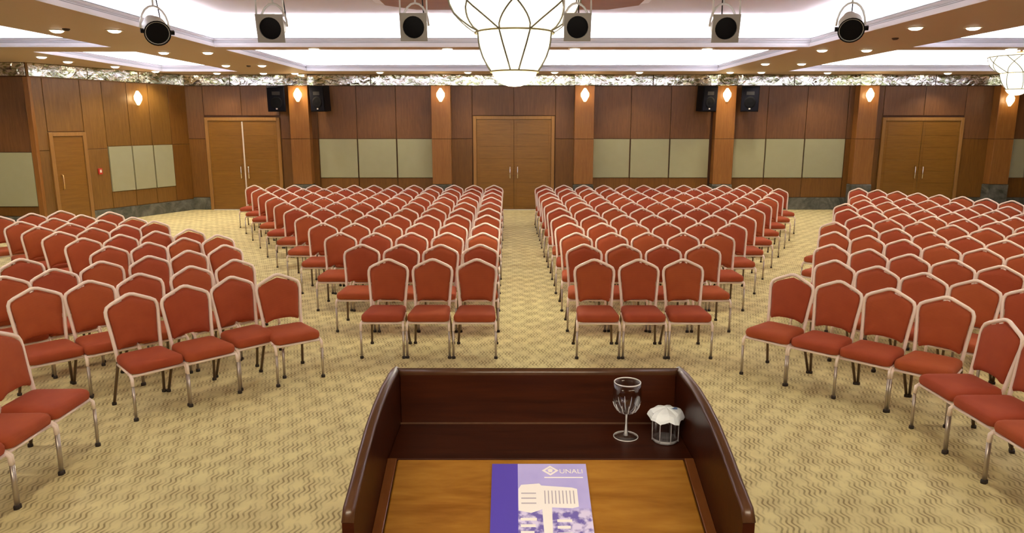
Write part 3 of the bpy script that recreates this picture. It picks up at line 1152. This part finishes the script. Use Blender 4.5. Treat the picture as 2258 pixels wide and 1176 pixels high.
# ------------------------------------------------------------------ wall sconces
def sconce_meshes():
    b = MB()
    b.rings([[(0.5 * w * c[0], -0.03 - 0.10 * d * c[1], z) for c in ((-1, 0), (-0.6, 0.8), (0, 1), (0.6, 0.8), (1, 0))] for z, w, d in
             ((-0.17, 0.06, 0.25), (-0.12, 0.12, 0.6), (-0.03, 0.22, 1.0), (0.05, 0.22, 1.0), (0.12, 0.13, 0.7), (0.18, 0.05, 0.3))])
    g = b.mesh('glass_shade', M_sconce)
    b = MB()
    b.bbox(-0.05, 0.05, -0.03, 0.0, -0.12, 0.10, 0.006)
    return g, b.mesh('back_plate', M_brass)


SM = sconce_meshes()


def sconce(loc, rz, label):
    t = thing('wall_sconce', label, 'wall lamp', loc, (0, 0, rz), 'glowing wall sconces')
    link('glass_shade', SM[0], t)
    link('back_plate', SM[1], t)
    d = Matrix.Rotation(rz, 3, 'Z') @ Vector((0, -0.2, 0.0))
    lamp('sconce_light', 'POINT', Vector(loc) + d, 5.5, (1.0, 0.72, 0.36), shadow_soft_size=0.08)


for i, x in enumerate(COLX):
    sconce((x, D - 0.302, 3.09 if i < 5 else 2.97), 0, f'glowing lozenge sconce on the {ordn(i)} far column from the left')
lp = Q0 + (P0 - Q0).normalized() * (LW - 1.54)
nrm = Vector((math.sin(LANG), -math.cos(LANG), 0))
sconce(lp + nrm * 0.032 + Vector((0, 0, 2.97)), LANG, 'glowing lozenge sconce on the angled left wall')

# fire call point and small wall plate on the left wall
lp = Q0 + (P0 - Q0).normalized() * (LW - 2.78) + nrm * 0.031
t = thing('fire_call_point', 'small red call point with white button on the left wall', 'alarm', lp + Vector((0, 0, 1.22)), (0, 0, LANG))
b = MB()
b.bbox(-0.05, 0.05, -0.04, 0, -0.07, 0.07, 0.006)
b.obj('housing', mat('alarm_red', (0.5, 0.03, 0.015), 0.4), t)
b = MB()
b.bbox(-0.022, 0.022, -0.046, -0.04, -0.03, 0.04, 0.002)
b.obj('button', mat('alarm_white', (0.85, 0.8, 0.72), 0.4), t)

# ------------------------------------------------------------------ loudspeakers
for i, (x, rz, lab) in enumerate([(-6.24, 8, 'black wall loudspeaker left of the first far column'), (-5.05, -22, 'black wall loudspeaker right of the first far column'),
                                  (5.13, 22, 'black wall loudspeaker left of the fourth far column'), (6.30, -8, 'black wall loudspeaker right of the fourth far column')]):
    t = thing('loudspeaker', lab, 'speaker', (x, D - 0.31, 3.0), (math.radians(4), 0, math.radians(rz)))
    b = MB()
    b.prism([(-0.23, -0.23), (0.23, -0.23), (0.16, 0.12), (-0.16, 0.12)], 2, -0.33, 0.33)
    b.obj('cabinet', M_black, t)
    g_ = MB()
    g_.bbox(-0.215, 0.215, -0.245, -0.231, -0.31, 0.31, 0.006)
    gr = g_.obj('grille', mat('speaker_grille', (0.006, 0.006, 0.012), 0.7, Specular_IOR_Level=0.1), t)
    b = MB()
    b.lathe([(0.15, 0), (0.14, -0.006), (0.10, 0.002), (0.05, -0.004), (0, -0.006)], 20, Matrix.Translation((0, -0.247, -0.09)) @ Matrix.Rotation(-PI / 2, 4, 'X'))
    b.obj('woofer', M_black, gr)
    b = MB()
    b.bbox(-0.10, 0.10, -0.25, -0.244, 0.10, 0.19, 0.003)
    b.obj('horn', mat('horn_grey', (0.015, 0.015, 0.02), 0.6), gr)
    b = MB()
    b.bbox(-0.022, 0.022, -0.25, -0.244, -0.27, -0.235, 0.002)
    b.obj('badge', mat('badge_white', (0.75, 0.72, 0.7), 0.3), gr)
    b = MB()
    b.tube([(0, 0.10, 0.0), (0, 0.27, 0.0)], 0.03, 8)
    b.obj('wall_bracket', M_black, t)

# ------------------------------------------------------------------ stage lights on a pipe
PY = 6.9
M_rod = mat('white_painted_rod', (0.9, 0.9, 0.9), 0.4)
pipe = thing('lighting_pipe', 'round steel pipe that carries the six stage lights', 'pipe', (0, PY, 3.95))
b = MB()
b.tube([(-4.6, 0, 0), (4.6, 0, 0)], 0.024, 10)
b.obj('tube', M_alu, pipe)
for x in (-4.2, -2.4, 2.4, 4.2):
    b = MB()
    b.tube([(x, 0, 0), (x, 0, 0.2)], 0.01, 6)
    b.obj('hanger', M_alu, pipe)


def par(x, z, pan, tilt, square, lab):
    t = thing('stage_light', lab, 'stage light', (x, PY, z), (0, 0, 0), 'stage lights on the pipe')
    R = Euler((-math.radians(tilt) * -1, 0, math.radians(pan)), 'XYZ')
    # housing: axis along local -y after rotation
    A = Matrix.Rotation(PI / 2, 4, 'X')
    b = MB()
    b.lathe([(0.098, 0.0), (0.108, 0.0), (0.108, -0.16), (0.10, -0.175), (0.085, -0.21), (0.07, -0.25), (0.062, -0.29), (0.062, -0.335), (0.0, -0.345)], 24, A)
    b.lathe([(0.098, 0.0), (0.098, -0.03)], 24, A)
    b.obj('housing', M_alu, t, rot=R)
    b = MB()
    b.lathe([(0.097, -0.006), (0.06, -0.002), (0, 0.0)], 24, A)
    b.obj('lens', M_black, t, rot=R)
    if square:
        b = MB()
        n = 24
        s = 0.122
        out = []
        for k in range(n):
            a = 2 * PI * k / n
            c_, s_ = math.cos(a), math.sin(a)
            m_ = max(abs(c_), abs(s_))
            out.append((s * c_ / m_, s * s_ / m_))
        inn = [(0.097 * math.cos(2 * PI * k / n), 0.097 * math.sin(2 * PI * k / n)) for k in range(n)]
        V, F = [], []
        for yy in (-0.018, -0.004):
            V += [(p[0], yy, p[1]) for p in out] + [(p[0], yy, p[1]) for p in inn]
        for k in range(n):
            l = (k + 1) % n
            F += [(k, l, n + l, n + k), (2 * n + k, 2 * n + l, 3 * n + l, 3 * n + k), (k, l, 2 * n + l, 2 * n + k), (n + k, n + l, 3 * n + l, 3 * n + k)]
        b.add(V, F)
        b.obj('filter_frame', M_grey, t, rot=R)
    else:
        b = MB()
        ringpts = [(0.109 * math.cos(2 * PI * k / 24), -0.004, 0.109 * math.sin(2 * PI * k / 24)) for k in range(24)]
        b.tube(ringpts, 0.006, 6, closed=True)
        b.box(0.112, 0.140, -0.02, 0.02, 0.0, 0.03)
        b.box(-0.140, -0.112, -0.02, 0.02, 0.0, 0.03)
        b.obj('filter_frame', M_black, t, rot=R)
    # yoke: pivots at the sides of the housing
    R3 = R.to_matrix()
    piv = [R3 @ Vector((s * 0.112, 0.13, 0)) for s in (-1, 1)]
    mid = (piv[0] + piv[1]) / 2
    top = 0.20
    b = MB()
    arc = []
    ax = (piv[1] - piv[0]) / 2
    for k in range(11):
        a = PI * k / 10
        arc.append(mid - ax * math.cos(a) * 1.08 + Vector((0, 0, top * math.sin(a))))
    b.tube(arc, 0.011, 6, flat=0.5)
    b.obj('yoke', M_alu, t)
    b = MB()
    b.tube([mid + Vector((0, 0, top)), mid + Vector((0, 0, 3.95 - z - 0.02))], 0.009, 6)
    b.bbox(mid.x - 0.03, mid.x + 0.03, mid.y - 0.03, mid.y + 0.03, 3.95 - z - 0.06, 3.95 - z + 0.02, 0.004)
    b.obj('clamp', M_alu, t)
    for s in ((-1, 1) if square else ()):
        b = MB()
        b.tube([(s * 0.121, 0.0, 0.10), (s * 0.118, 0.0, 3.95 - z)], 0.008, 6)
        b.obj('hanging_rod', M_rod, t)
    b = MB()
    p0 = R3 @ Vector((0.02, 0.335, 0))
    b.tube([p0, p0 + Vector((0.03, 0.08, 0.03)), p0 + Vector((0.02, 0.05, 0.2)), (mid.x + 0.02, mid.y, 3.95 - z - 0.03)], 0.006, 5)
    b.obj('cable', M_black, t)
    t.location.y = PY - mid.y
    return t


zz = 3.165
K = 6.62 / 1580
for i, (px, zc, pan, tilt, sq, d) in enumerate([
        (360, 3.135, 34, 24, False, 'round silver stage light at the left end, tipped down and inward'),
        (608, 3.175, 4, 14, True, 'silver stage light with a square grey frame, second from the left'),
        (917, 3.185, 0, 12, True, 'silver stage light with a square grey frame, left of the chandelier'),
        (1270, 3.185, 0, 12, True, 'silver stage light with a square grey frame, right of the chandelier'),
        (1590, 3.175, -4, 14, True, 'silver stage light with a square grey frame, second from the right'),
        (1863, 3.16, -20, 26, False, 'round silver stage light at the right end, tipped steeply down')]):
    par((px - 1129) * K, zc, pan, tilt, sq, d)

# ------------------------------------------------------------------ downlights
def dl_meshes():
    b = MB()
    b.lathe([(0.088, 0.0), (0.118, 0.0), (0.118, -0.006), (0.095, -0.010), (0.088, -0.004)], 20)
    r = b.mesh('trim_ring', mat('downlight_ring', (0.8, 0.72, 0.6), 0.4))
    b = MB()
    b.lathe([(0.088, -0.004), (0.078, -0.022), (0.045, -0.036), (0, -0.04)], 20)
    return r, b.mesh('lens', M_down)


DM = dl_meshes()


def downlight(x, y, z, label):
    t = thing('downlight', label, 'ceiling light', (x, y, z - 0.001), group='recessed ceiling downlights')
    link('trim_ring', DM[0], t)
    link('lens', DM[1], t)
    if y > 2:
        lamp('downlight_beam', 'SPOT', (x, y, z - 0.06), DOWN, (1.0, 0.86, 0.62), spot_size=math.radians(115), spot_blend=0.7, shadow_soft_size=0.06)


for sx, nm, X0, Ys in ((-1, 'left', (-6.48, -5.66), (7.5, 10.66, 13.85, 16.8, 19.3)), (1, 'right', (6.38, 5.58), (7.3, 10.36, 13.4, 16.35, 18.95))):
    for i, y in enumerate(Ys):
        for j, x in enumerate(X0):
            downlight(x, y, ZS, f'glowing downlight in the {nm} ceiling beam, {ordn(i)} pair from the stage, {"outer" if j == 0 else "inner"} one')
for i, x in enumerate((-3.5, -1.14, 1.11, 3.45)):
    downlight(x, 13.165, ZS, f'glowing downlight in the narrow cross beam, {ordn(i)} from the left')
for i, x in enumerate((-3.38, -1.13, 1.09, 3.26)):
    downlight(x, 18.95, ZS, f'glowing downlight in the strip before the far wall, {ordn(i)} of four in the middle')
for x, y, s in ((-9.30, 14.7, 'nearest in the left corner soffit'), (-9.45, 15.8, 'second in the left corner soffit'), (-9.15, 17.1, 'third in the left corner soffit'),
                (-8.95, 18.6, 'fourth in the left corner soffit'), (-7.67, 19.25, 'in the far corner before the first door'),
                (8.14, 19.1, 'before the far wall between fourth and fifth columns'), (11.33, 19.25, 'before the far wall above the right door'),
                (8.84, 13.19, 'in the right cross beam left of the small chandelier'), (11.6, 13.19, 'in the right cross beam at the edge')):
    downlight(x, y, ZS, f'glowing downlight {s}')
downlight(2.82, 8.75, 4.15, 'glowing downlight in the white coffer, right of the chandelier')
downlight(-2.82, 8.75, 4.15, 'added glowing downlight in the white coffer, hidden behind a stage light left of the chandelier')  # unseen twin of the right one, added to brighten the floor
for x, y in ((-2.82, 4.6), (2.82, 4.6)):
    downlight(x, y, 4.15, f'added unseen downlight in the white coffer over the front floor, {"left" if x < 0 else "right"} one')  # unseen pair added for more light on the front floor
for x, y in ((-5.66, 4.4), (5.66, 4.4), (-11.2, 14.7), (-12.6, 14.7)):
    downlight(x, y, ZS, f'added downlight out of frame, {"over the front seats" if y < 5 else "before the near left wall"}, {"left" if x in (-5.66, -12.6) else "right"} one')  # added outside the view to light the front and the left wall
for x, y, s in ((-6.25, 10.5, 'between the second pair of left downlights'), (-6.0, 16.9, 'between the fourth pair of left downlights'), (5.95, 11.6, 'in the right ceiling beam')):
    t = thing('ceiling_sensor', f'small dark round detector {s}', 'detector', (x, y, ZS))
    b = MB()
    b.lathe([(0.05, 0), (0.05, -0.012), (0.03, -0.03), (0, -0.03)], 16)
    b.obj('cap', mat('sensor_brown', (0.06, 0.03, 0.02), 0.5), t)
